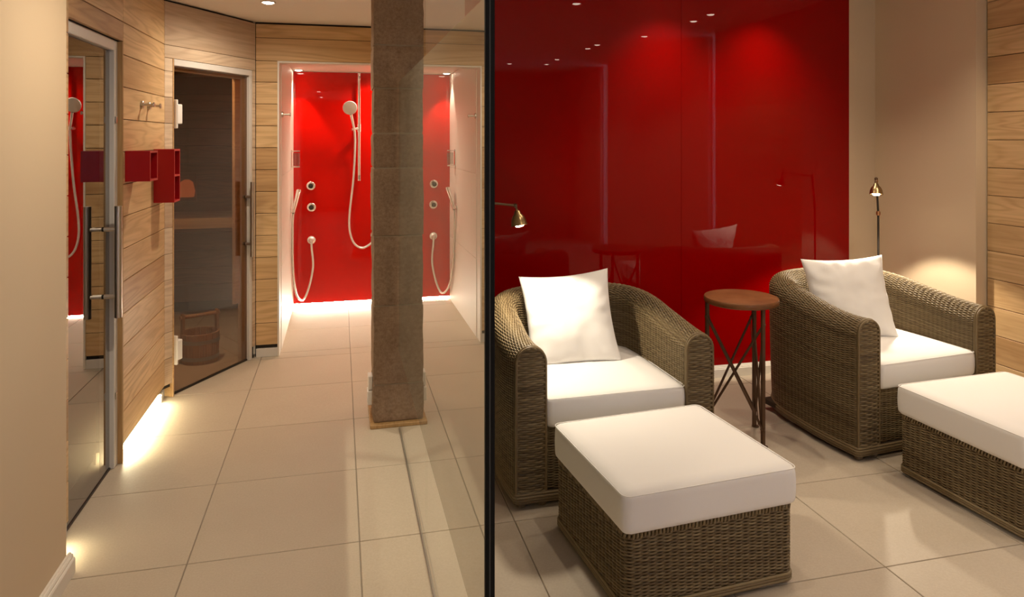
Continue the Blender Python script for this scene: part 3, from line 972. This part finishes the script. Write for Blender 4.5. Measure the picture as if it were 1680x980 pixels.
class Weave:
    """collects woven strands into one mesh with a per-strand tint"""
    def __init__(self):
        self.V, self.Fc, self.T, self.n = [], [], [], 0

    def surface(self, S, stakes, rows, amp=.0034, thick=.0024, fill=.60, sub=4, closed=False, flip=1, phase=0):
        """S(u,v)->xyz arrays, u in 0..stakes, v in 0..rows; strands run along u"""
        nu = stakes * sub + 1
        u = np.linspace(0, stakes, nu)
        prof_v = np.array([-1, -.5, .5, 1]) * fill
        prof_n = np.array([-.9, .75, .75, -.9]) * thick
        vv = (np.arange(rows)[:, None] + .5 + prof_v[None, :]).ravel()
        U, Vg = np.meshgrid(u, vv, indexing='ij')
        P = S(U, Vg)
        # normals from a smooth evaluation
        e = .05
        du = S(np.clip(U + e, 0, stakes), Vg) - S(np.clip(U - e, 0, stakes), Vg)
        dv = S(U, Vg + e) - S(U, Vg - e)
        N = np.cross(du, dv)
        N = flip * N / np.maximum(np.linalg.norm(N, axis=2, keepdims=True), 1e-9)
        row = np.repeat(np.arange(rows), 4)
        off = amp * np.cos(PI * (U + row[None, :] + phase)) + np.tile(prof_n, rows)[None, :]
        P = P + N * off[:, :, None]
        tint = np.repeat(np.clip(rng.normal(.5, .22, rows), 0, 1), 4)[None, :] + .10 * np.sin(U * .9 + row[None, :] * 2.3)
        self._grid(P, rows, 4, nu, tint)

    def _grid(self, P, rows, k, nu, tint):
        nvv = rows * k
        base = self.n
        self.V.append(P.reshape(-1, 3))
        self.T.append(np.clip(tint, 0, 1).reshape(-1))
        i = np.arange(nu - 1)[:, None, None]
        r = np.arange(rows)[None, :, None]
        c = np.arange(k - 1)[None, None, :]
        a = base + i * nvv + r * k + c
        q = np.stack([a, a + nvv, a + nvv + 1, a + 1], axis=-1).reshape(-1, 4)
        self.Fc.append(q)
        self.n += nu * nvv

    def shell(self, S, stakes, rows, inset, flip=1, nu=60, nv=40):
        """dark backing surface just under the strands -> returned as MB"""
        u = np.linspace(0, stakes, nu); v = np.linspace(0, rows, nv)
        U, Vg = np.meshgrid(u, v, indexing='ij')
        P = S(U, Vg)
        e = .05
        N = np.cross(S(np.clip(U + e, 0, stakes), Vg) - S(np.clip(U - e, 0, stakes), Vg), S(U, Vg + e) - S(U, Vg - e))
        N = flip * N / np.maximum(np.linalg.norm(N, axis=2, keepdims=True), 1e-9)
        P = P - N * inset
        mb = MB()
        mb.add(P.reshape(-1, 3), [(i * nv + j, (i + 1) * nv + j, (i + 1) * nv + j + 1, i * nv + j + 1) for i in range(nu - 1) for j in range(nv - 1)])
        return mb

    def tubes(self, paths, r, n=6, closed=False):
        for p in paths:
            mb = MB().tube(p, r, n, closed)
            v = np.array(mb.v)
            self.V.append(v)
            t = min(1, max(0, random.gauss(.5, .2)))
            self.T.append(np.full(len(v), t))
            # fan any n-gon caps into quads/tris
            fs = []
            for f in mb.f:
                if len(f) <= 4:
                    fs.append(f if len(f) == 4 else (f[0], f[1], f[2], f[2]))
            self.Fc.append(np.array([f for f in fs if len(set(f)) == 4]) + self.n)
            self.n += len(v)
        return self

    def build(self, name, parent):
        V = np.concatenate(self.V); Fq = np.concatenate(self.Fc); T = np.concatenate(self.T)
        me = bpy.data.meshes.new(name)
        me.vertices.add(len(V)); me.vertices.foreach_set('co', V.astype(np.float32).ravel())
        me.loops.add(Fq.size); me.loops.foreach_set('vertex_index', Fq.astype(np.int32).ravel())
        me.polygons.add(len(Fq))
        me.polygons.foreach_set('loop_start', np.arange(0, Fq.size, 4, dtype=np.int32))
        me.polygons.foreach_set('loop_total', np.full(len(Fq), 4, dtype=np.int32))
        me.update(calc_edges=True)
        a = me.attributes.new('tint', 'FLOAT', 'POINT')
        a.data.foreach_set('value', T.astype(np.float32))
        o = link(name, me, 'wicker', parent, smooth=True)
        o['kind'] = 'stuff'
        return o


def rounded_box(hx, hy, hz, r, n=14, crown=0.0, zc=0.0, sag=0.0):
    """cushion: rounded box, slightly crowned"""
    mb = MB()
    t = np.linspace(-1, 1, n + 1)
    t = np.sign(t) * np.abs(t) ** .75
    H = np.array([hx, hy, hz]); I = H - r
    for ax in range(3):
        for s in (-1, 1):
            A_, B_ = np.meshgrid(t, t, indexing='ij')
            p = np.zeros((n + 1, n + 1, 3))
            p[..., ax] = s
            p[..., (ax + 1) % 3] = A_; p[..., (ax + 2) % 3] = B_
            q = p * H
            c = np.clip(q, -I, I)
            d = q - c
            L = np.linalg.norm(d, axis=2, keepdims=True)
            o = c + d / np.maximum(L, 1e-9) * r
            w = (1 - (o[..., 0] / hx) ** 2) * (1 - (o[..., 1] / hy) ** 2)
            o[..., 2] += np.where(o[..., 2] > 0, crown * w, 0)
            # a little belly in the sides
            side = 1 - (o[..., 2] / hz) ** 2
            o[..., 0] *= 1 + .012 * side; o[..., 1] *= 1 + .012 * side
            o[..., 2] += zc
            idx = lambda i, j: i * (n + 1) + j
            f = [(idx(i, j), idx(i + 1, j), idx(i + 1, j + 1), idx(i, j + 1)) for i in range(n) for j in range(n)]
            if s < 0: f = [x[::-1] for x in f]
            mb.add(o.reshape(-1, 3), f)
    return mb


def weld_build(mb, name, mat, parent, dist=.0004):
    import bmesh
    me = bpy.data.meshes.new(name)
    me.from_pydata(mb.v, [], mb.f)
    bm = bmesh.new(); bm.from_mesh(me)
    bmesh.ops.remove_doubles(bm, verts=bm.verts, dist=dist)
    bmesh.ops.recalc_face_normals(bm, faces=bm.faces)
    bm.to_mesh(me); bm.free()
    return link(name, me, mat, parent, smooth=True)


def piping(hx, hy, r, z, rad=.0019):
    pts = []
    for (cx, cy, a0) in ((hx - r, hy - r, 0), (-hx + r, hy - r, PI / 2), (-hx + r, -hy + r, PI), (hx - r, -hy + r, 1.5 * PI)):
        for k in range(6):
            a = a0 + PI / 2 * k / 5
            pts.append((cx + r * math.cos(a), cy + r * math.sin(a), z))
    dense = []
    for i in range(len(pts)):
        p, q = Vector(pts[i]), Vector(pts[(i + 1) % len(pts)])
        m_ = max(1, int((q - p).length / .06))
        dense += [p.lerp(q, k / m_) for k in range(m_)]
    return MB().tube(dense, rad, 6, closed=True)


# ---- armchair prototype : local frame, front at y=0, back at y=.86, x in +-.45
TH = .067                        # half thickness of the arm shell
AX, YA, BB = .450 - TH, .40, .86 - .40 - TH
LS = YA
arc = np.linspace(0, PI, 200)
px_ = np.concatenate([np.full(50, -AX), -AX * np.cos(arc[1:-1]), np.full(50, AX)])
py_ = np.concatenate([np.linspace(.012, YA, 50), YA + BB * np.sin(arc[1:-1]), np.linspace(YA, .012, 50)])
# squarish tub: blend toward a superellipse
se = 2.45
cs, sn = np.cos(arc[1:-1]), np.sin(arc[1:-1])
px_[50:-50] = -AX * np.sign(cs) * np.abs(cs) ** (2 / se)
py_[50:-50] = YA + BB * np.abs(sn) ** (2 / se)
px_ += np.sign(px_) * .010 * np.sin(np.clip(py_ / YA, 0, 1) * PI)
seg = np.hypot(np.diff(px_), np.diff(py_))
sarr = np.concatenate([[0], np.cumsum(seg)])
LPATH = sarr[-1]
su = np.linspace(0, LPATH, 400)
px_ = np.interp(su, sarr, px_); py_ = np.interp(su, sarr, py_)
ker = np.ones(9) / 9
for _ in range(2):
    px_[5:-5] = np.convolve(px_, ker, 'same')[5:-5]; py_[5:-5] = np.convolve(py_, ker, 'same')[5:-5]
tx_ = np.gradient(px_); ty_ = np.gradient(py_)
tl = np.hypot(tx_, ty_); nx_, ny_ = -ty_ / tl, tx_ / tl     # left normal points outward (path runs front-left, back, front-right)


def arm_height(y):
    t = np.clip((y - .06) / .66, 0, 1)
    return .660 + .085 * (t * t * (3 - 2 * t))


STK = int(round(LPATH / .027))
Z_BOT, Z_IN = .062, .30
ROWS = 204
R_OUT, R_TOP = 102, 36            # rows on the outer face, over the top, inner = rest


def S_shell(U, Vv):
    s = np.clip(U / STK, 0, 1) * LPATH
    x = np.interp(s, su, px_); y = np.interp(s, su, py_)
    nx = np.interp(s, su, nx_); ny = np.interp(s, su, ny_)
    H = arm_height(y)
    top = H - TH
    o = np.zeros_like(x); z = np.zeros_like(x)
    a = Vv / R_OUT
    lean = .0
    m1 = Vv <= R_OUT
    o1 = TH * np.ones_like(x); z1 = Z_BOT + (top - Z_BOT) * a
    # slight inward taper of the outer face towards the floor at the back
    back = np.clip((y - .25) / .6, 0, 1)
    o1 = o1 - .020 * back * (1 - np.clip(a, 0, 1)) ** 1.5
    th = PI * np.clip((Vv - R_OUT) / R_TOP, 0, 1)
    o2 = TH * np.cos(th); z2 = top + TH * np.sin(th)
    b = (Vv - R_OUT - R_TOP) / (ROWS - R_OUT - R_TOP)
    o3 = -TH * np.ones_like(x); z3 = top + (Z_IN - top) * b
    m3 = Vv > R_OUT + R_TOP
    o = np.where(m1, o1, np.where(m3, o3, o2)); z = np.where(m1, z1, np.where(m3, z3, z2))
    return np.stack([x + nx * o, y + ny * o, z], axis=-1)


def outer_path(z, off=0.0, n=120):
    idx = np.linspace(0, 399, n).astype(int)
    return [(px_[i] + nx_[i] * (TH + off - .018 * min(1, max(0, (py_[i] - .25) / .6))), py_[i] + ny_[i] * (TH + off - .018 * min(1, max(0, (py_[i] - .25) / .6))), z) for i in idx]


def make_armchair(label):
    root = thing('wicker_armchair', (0, 0, 0), label, 'armchair', group='wicker lounge chairs')
    W = Weave()
    W.surface(S_shell, STK, ROWS, flip=-1)
    W.build('woven_shell', root)
    W.shell(S_shell, STK, ROWS, .0035, flip=-1, nu=110, nv=60).build('shell_core', 'wicker_core', root, smooth=True, fix=False)
    for s in (-1, 1):
        Wp = Weave()
        r0 = TH - .004
        hz = .660
        def S_panel(U, Vv, s=s):
            z = Z_BOT + (hz - .003 - Z_BOT) * np.clip(Vv / 64, 0, 1)
            over = np.clip((z - (hz - TH)) / TH, 0, 1)
            half = r0 * np.sqrt(np.clip(1 - over ** 2, .02, 1))
            x = s * AX + half * (U / 4 * 2 - 1)
            y = .004 - .007 * (1 - (U / 4 * 2 - 1) ** 2)
            return np.stack([x, y, z], axis=-1)
        Wp.surface(S_panel, 4, 64, amp=.0036, thick=.0028, fill=.60, sub=6)
        rim = [(s * AX - TH + .004, .002, Z_BOT)] + [(s * AX - (TH - .004) * math.cos(PI * k / 14), .002, hz - TH + (TH - .002) * math.sin(PI * k / 14)) for k in range(15)] + [(s * AX + TH - .004, .002, Z_BOT)]
        Wp.tubes([rim, [(x, y + .011, z + .003 if i not in (0, 16) else z) for i, (x, y, z) in enumerate(rim)]], .0058, 8)
        Wp.build('arm_front', root)
        mb = MB()
        pts = [(s * AX - TH + .008, Z_BOT)] + [(s * AX - (TH - .008) * math.cos(PI * k / 14), hz - TH + (TH - .008) * math.sin(PI * k / 14)) for k in range(15)] + [(s * AX + TH - .008, Z_BOT)]
        mb.prism(pts, 'y', .005, .012)
        mb.build('arm_front_core', 'wicker_core', root)
    Wf = Weave()
    xin = AX - TH + .002
    def S_apron(U, Vv):
        return np.stack([-xin + 2 * xin * U / 24, np.full_like(U, .024), Z_BOT + .255 * Vv / 48], axis=-1)
    Wf.surface(S_apron, 24, 48)
    Wf.build('front_apron', root)
    MB().box(-xin, xin, .027, .034, Z_BOT, .315).build('apron_core', 'wicker_core', root)
    MB().box(-AX, AX, .03, YA + BB * .7, .27, .312).build('seat_deck', 'wicker_core', root)
    # base band: three fat strands round the foot of the chair
    Wb = Weave()
    for k in range(4):
        z = .030 + .0105 * k
        p = outer_path(z, .004 if k in (1, 2) else .002)
        fy = -.006 if k in (1, 2) else -.004
        front = [(x, fy, z) for x in np.linspace(AX + TH - .006, -AX - TH + .006, 40)]
        Wb.tubes([[(a, b, c) for a, b, c in p] + front], .0058, 6, closed=True)
    Wb.build('base_band', root)
    MB().box(-AX - .04, AX + .04, .01, YA + .30, .034, .060).build('base_board', 'wicker_core', root)
    for (x, y) in ((-AX - .035, .03), (-AX + .055, .03), (AX + .035, .03), (AX - .055, .03), (-.26, .74), (.26, .74)):
        MB().lathe([(.014, .0), (.019, .003), (.019, .036), (.016, .04)], c=(x, y, 0), n=14).build('foot', 'wicker_core' if y > .5 else 'foot_wrap', root, smooth='auto')
    # seat cushion
    cu = rounded_box(xin - .002, .325, .066, .024, 16, crown=.012, zc=0)
    o = weld_build(cu, 'seat_cushion', 'white_fabric', root)
    o.location = (0, .327, .380)
    pp = piping(xin - .001, .325, .024, .058)
    q = pp.build('piping', 'white_fabric', o, smooth=True)
    return root


simple('foot_wrap', (.16, .105, .05), .6)


def make_ottoman(label, hx=.325, hy=.30):
    root = thing('wicker_ottoman', (0, 0, 0), label, 'ottoman', group='wicker ottomans')
    r = .028
    bx, by = hx - .012, hy - .012
    pts = []
    for (cx, cy, a0) in ((bx - r, by - r, 0), (-bx + r, by - r, PI / 2), (-bx + r, -by + r, PI), (bx - r, -by + r, 1.5 * PI)):
        for k in range(9):
            a = a0 + PI / 2 * k / 8
            pts.append((cx + r * math.cos(a), cy + r * math.sin(a)))
    pts.append(pts[0])
    pts = np.array(pts)
    s_ = np.concatenate([[0], np.cumsum(np.hypot(*np.diff(pts, axis=0).T))])
    L = s_[-1]
    K = int(round(L / .0265 / 2)) * 2
    Z0, Z1, RW = .040, .262, 42
    def S(U, Vv):
        s = (U / K * L) % L
        x = np.interp(s, s_, pts[:, 0]); y = np.interp(s, s_, pts[:, 1])
        z = Z0 + (Z1 - Z0) * Vv / RW
        return np.stack([x, y, z], axis=-1)
    def S_n(U, Vv):
        return S(np.where(U >= K, U - 1e-6, U), Vv)
    W = Weave()
    # normals need an unclipped parameter, so evaluate a periodic surface
    nu = K * 6 + 1
    u = np.linspace(0, K, nu)
    prof_v = np.array([-1, -.5, .5, 1]) * .60
    prof_n = np.array([-.9, .75, .75, -.9]) * .0024
    vv = (np.arange(RW)[:, None] + .5 + prof_v[None, :]).ravel()
    U, Vg = np.meshgrid(u, vv, indexing='ij')
    P = S(U, Vg)
    du = S(U + .2, Vg) - S(U - .2, Vg)
    N = np.stack([du[..., 1], -du[..., 0], np.zeros_like(U)], axis=-1)
    N /= np.maximum(np.linalg.norm(N, axis=2, keepdims=True), 1e-9)
    row = np.repeat(np.arange(RW), 4)
    off = .0038 * np.cos(PI * (U + row[None, :])) + np.tile(prof_n, RW)[None, :]
    P = P + N * off[:, :, None]
    tint = np.repeat(np.clip(rng.normal(.45, .22, RW), 0, 1), 4)[None, :] + .1 * np.sin(U * .9 + row[None, :])
    W._grid(P, RW, 4, nu, tint)
    W.build('woven_sides', root)
    # stakes wrapped over the top rim
    Wr = Weave()
    k = 0
    cen = []
    for i in np.arange(0, K * 2):
        s = i / (K * 2) * L
        x = np.interp(s, s_, pts[:, 0]); y = np.interp(s, s_, pts[:, 1])
        s2 = (s + .2 * L / K) % L
        x2 = np.interp(s2, s_, pts[:, 0]); y2 = np.interp(s2, s_, pts[:, 1])
        t = Vector((x2 - x, y2 - y, 0)).normalized()
        n_ = Vector((t.y, -t.x, 0))
        b = Vector((x, y, 0))
        loop = [b + n_ * (.002 + .0085 * math.cos(a)) - n_ * .008 + Vector((0, 0, Z1 + .004 + .010 * math.sin(a))) + t * .006 * (a / PI) for a in np.linspace(-.25 * PI, 1.1 * PI, 7)]
        Wr.tubes([loop], .0050, 5)
    Wr.build('wrapped_rim', root)
    Wb = Weave()
    for k in range(3):
        z = .022 + .0095 * k
        Wb.tubes([[(x * (1 + .004 / bx), y * (1 + .004 / by), z) for x, y in pts[:-1]]], .0054, 6, closed=True)
    Wb.build('base_band', root)
    MB().box(-bx + .005, bx - .005, -by + .005, by - .005, .03, Z1 + .006, .022).build('ottoman_core', 'wicker_core', root)
    for sx in (-1, 1):
        for sy in (-1, 1):
            MB().lathe([(.014, 0), (.019, .003), (.019, .03), (.016, .034)], c=(sx * (bx - .035), sy * (by - .035), 0), n=14).build('foot', 'foot_wrap', root, smooth='auto')
    cu = rounded_box(hx, hy, .068, .024, 18, crown=.012)
    o = weld_build(cu, 'cushion', 'white_fabric', root)
    o.location = (0, 0, .338)
    piping(hx + .001, hy + .001, .026, .060).build('piping', 'white_fabric', o, smooth=True)
    return root


def make_pillow(label, seed, h=.225, T=.075):
    n = 36
    t = np.linspace(-1, 1, n + 1)
    U, Vg = np.meshgrid(t, t, indexing='ij')
    mb = MB()
    out_ = []
    for s in (1, -1):
        bx = 1 - .085 * (1 - Vg ** 2) * np.abs(U) ** 3
        by = 1 - .085 * (1 - U ** 2) * np.abs(Vg) ** 3
        x = h * U * bx; z = h * Vg * by
        prof = ((1 - np.abs(U) ** 2.4) * (1 - np.abs(Vg) ** 2.4)) ** .55
        y = s * T * prof
        wr = np.zeros_like(x)
        for i in range(n + 1):
            for j in range(n + 1):
                p = Vector((x[i, j] * 7, z[i, j] * 7, seed + s))
                wr[i, j] = .010 * mnoise.noise(p) + .005 * mnoise.noise(p * 2.7)
                # radial gathers near the border
                e = max(abs(U[i, j]), abs(Vg[i, j]))
                a = math.atan2(Vg[i, j], U[i, j])
                wr[i, j] += .0045 * e ** 4 * math.sin(a * 17 + seed)
        y = y + s * wr * np.clip(prof * 2.2, 0, 1)
        o = np.stack([x, y, z], axis=-1)
        f = [(i * (n + 1) + j, (i + 1) * (n + 1) + j, (i + 1) * (n + 1) + j + 1, i * (n + 1) + j + 1) for i in range(n) for j in range(n)]
        if s > 0: f = [q[::-1] for q in f]
        mb.add(o.reshape(-1, 3), f)
    me = bpy.data.meshes.new('throw_pillow')
    o = weld_build(mb, 'throw_pillow', 'white_fabric', None, .0002)
    return tag(o, label, 'pillow', 'white throw pillows')


chair = make_armchair('wicker tub armchair next to the glass partition, white cushion')
chair.location = (1.142, 2.795, 0)
chair.rotation_euler = (0, 0, math.radians(1.0))
chair2 = copy_tree(chair)
chair2['label'] = 'wicker tub armchair in the corner by the floor lamp, white cushion'
chair2.location = (2.80, 2.875, 0)
chair2.rotation_euler = (0, 0, math.radians(6.0))

ott = make_ottoman('wicker ottoman with white cushion before the left armchair, seen whole')
ott.location = (1.158, 2.372, 0)
ott.rotation_euler = (0, 0, math.radians(4.5))
ott2 = copy_tree(ott)
ott2['label'] = 'wicker ottoman with white cushion cut off by the right picture edge'
ott2.location = (2.785, 2.415, 0)
ott2.rotation_euler = (0, 0, math.radians(3.0))

pl = make_pillow('white square pillow leaning in the left armchair', 3.0)
pl.location = (1.08, 3.26, .642)
pl.rotation_euler = (math.radians(-20), math.radians(-4), math.radians(-6))
pl2 = make_pillow('white square pillow leaning in the corner armchair', 9.0)
pl2.location = (2.695, 3.31, .645)
pl2.rotation_euler = (math.radians(-18), math.radians(-3), math.radians(-14))

# ------------------------------------------------------------------ side table
tb = thing('side_table', (1.985, 3.225, 0), 'small round rusty metal table with crossed legs between the armchairs', 'table')
MB().lathe([(.001, .680), (.176, .680), (.182, .683), (.184, .690), (.184, .704), (.181, .709), (.174, .711), (.001, .711)], n=56).build('table_top', 'rust_top', tb, smooth='auto')
LEGS = [(-.150, .072), (.130, .085), (.028, -.150)]
for (x, y) in LEGS:
    l = MB().box(x - .0085, x + .0085, y - .0085, y + .0085, .006, .681, .0015).build('leg', 'rust_iron', tb)
    MB().lathe([(.018, 0), (.018, .006), (.008, .009)], c=(x + .006, y, 0), n=16).build('foot', 'rust_iron', l, smooth='auto')
for i in range(3):
    a, b = LEGS[i], LEGS[(i + 1) % 3]
    for (p, q, o_) in ((a, b, .006), (b, a, -.006)):
        d = Vector((b[0] - a[0], b[1] - a[1], 0)).normalized()
        nrm = Vector((d.y, -d.x, 0)) * o_
        P0 = Vector((p[0], p[1], .60)) + nrm; P1 = Vector((q[0], q[1], .09)) + nrm
        br = MB().tube([P0, P1], .0062, 8).build('cross_brace', 'rust_iron', tb, smooth='auto')
        for PP in (P0, P1):
            MB().lathe([(.011, -.004), (.011, .004)], c=PP, n=10, axis=nrm).build('bolt', 'rust_iron', br, smooth='auto')
MB().tube([(.07, .03, .60), (.08, -.03, .06)], .0022, 6).build('tension_wire', 'rust_iron', tb, smooth='auto')


# ------------------------------------------------------------------ reading lamps
def bell(name_parent, c, axis, r=.037, hgt=.066):
    """bell shade opening along axis from c (top)"""
    pr = [(.008, 0), (.012, .004), (.016, .016), (.027, .028), (.034, .046), (r, hgt), (r + .002, hgt + .003), (r - .002, hgt), (.032, .046), (.024, .028), (.012, .016)]
    return MB().lathe(pr, c=c, n=28, axis=axis, close=False)


def lamp(label, base, joint, elbow, top, shade_c, shade_ax, power):
    t = thing('floor_lamp', (base[0], base[1], 0), label, 'floor lamp', group='slim metal reading lamps')
    O = (base[0], base[1], 0)
    L = lambda p: (p[0] - O[0], p[1] - O[1], p[2])
    MB().lathe([(.105, 0), (.105, .008), (.095, .016), (.02, .022), (.012, .04)], n=36).build('base', 'dark_metal', t, smooth='auto')
    MB().tube([(0, 0, .02), L(joint)], .0065, 12).build('pole', 'dark_metal', t, smooth='auto')
    MB().lathe([(.001, -.016), (.011, -.012), (.013, 0), (.011, .012), (.001, .016)], c=L(joint), n=16).build('pole_joint', 'copper', t, smooth='auto')
    MB().tube([L(joint), L(elbow)], .0062, 12).build('arm', 'dark_metal', t, smooth='auto')
    MB().lathe([(.001, -.011), (.009, -.007), (.010, .0), (.009, .007), (.001, .011)], c=L(elbow), n=16).build('arm_joint', 'copper', t, smooth='auto')
    MB().tube([L(elbow), L(top)], .0055, 10).lathe([(.001, -.010), (.009, -.006), (.010, .0), (.009, .006), (.001, .010)], c=L(top), n=16).tube([L(top), L(shade_c)], .0055, 10).build('shade_neck', 'bronze', t, smooth='auto')
    sh = bell(t, L(shade_c), shade_ax).build('lamp_shade', 'brass_shade', t, smooth='auto')
    ax = Vector(shade_ax).normalized()
    c = Vector(L(shade_c)) + ax * .060
    MB().lathe([(.001, -.02), (.016, -.014), (.022, 0), (.016, .010), (.001, .012)], c=c + ax * .004, n=18, axis=ax).build('bulb', 'bulb_glow', t, smooth='auto')
    lo = bpy.data.objects.new('lamp_light', spot_data('lamp_light', power, 112, .25, .02, (1, .86, .66)))
    COL.objects.link(lo)
    lo.parent = t
    lo.location = c + ax * .024
    lo.rotation_euler = ax.to_track_quat('-Z', 'Y').to_euler()
    return t


lamp('slim reading lamp leaning out over the left armchair from behind the partition', (.575, 3.20, 0), (.575, 3.20, 1.05), (.650, 3.12, 1.225), (.769, 3.10, 1.212), (.777, 3.10, 1.190), (.14, -.14, -1), P_LAMP * .85)
lamp('slim reading lamp in the corner behind the right armchair', (3.275, 3.76, 0), (3.270, 3.755, 1.049), (3.252, 3.75, 1.250), (3.120, 3.60, 1.274), (3.112, 3.592, 1.250), (-.12, -.16, -1), P_LAMP * 1.5)
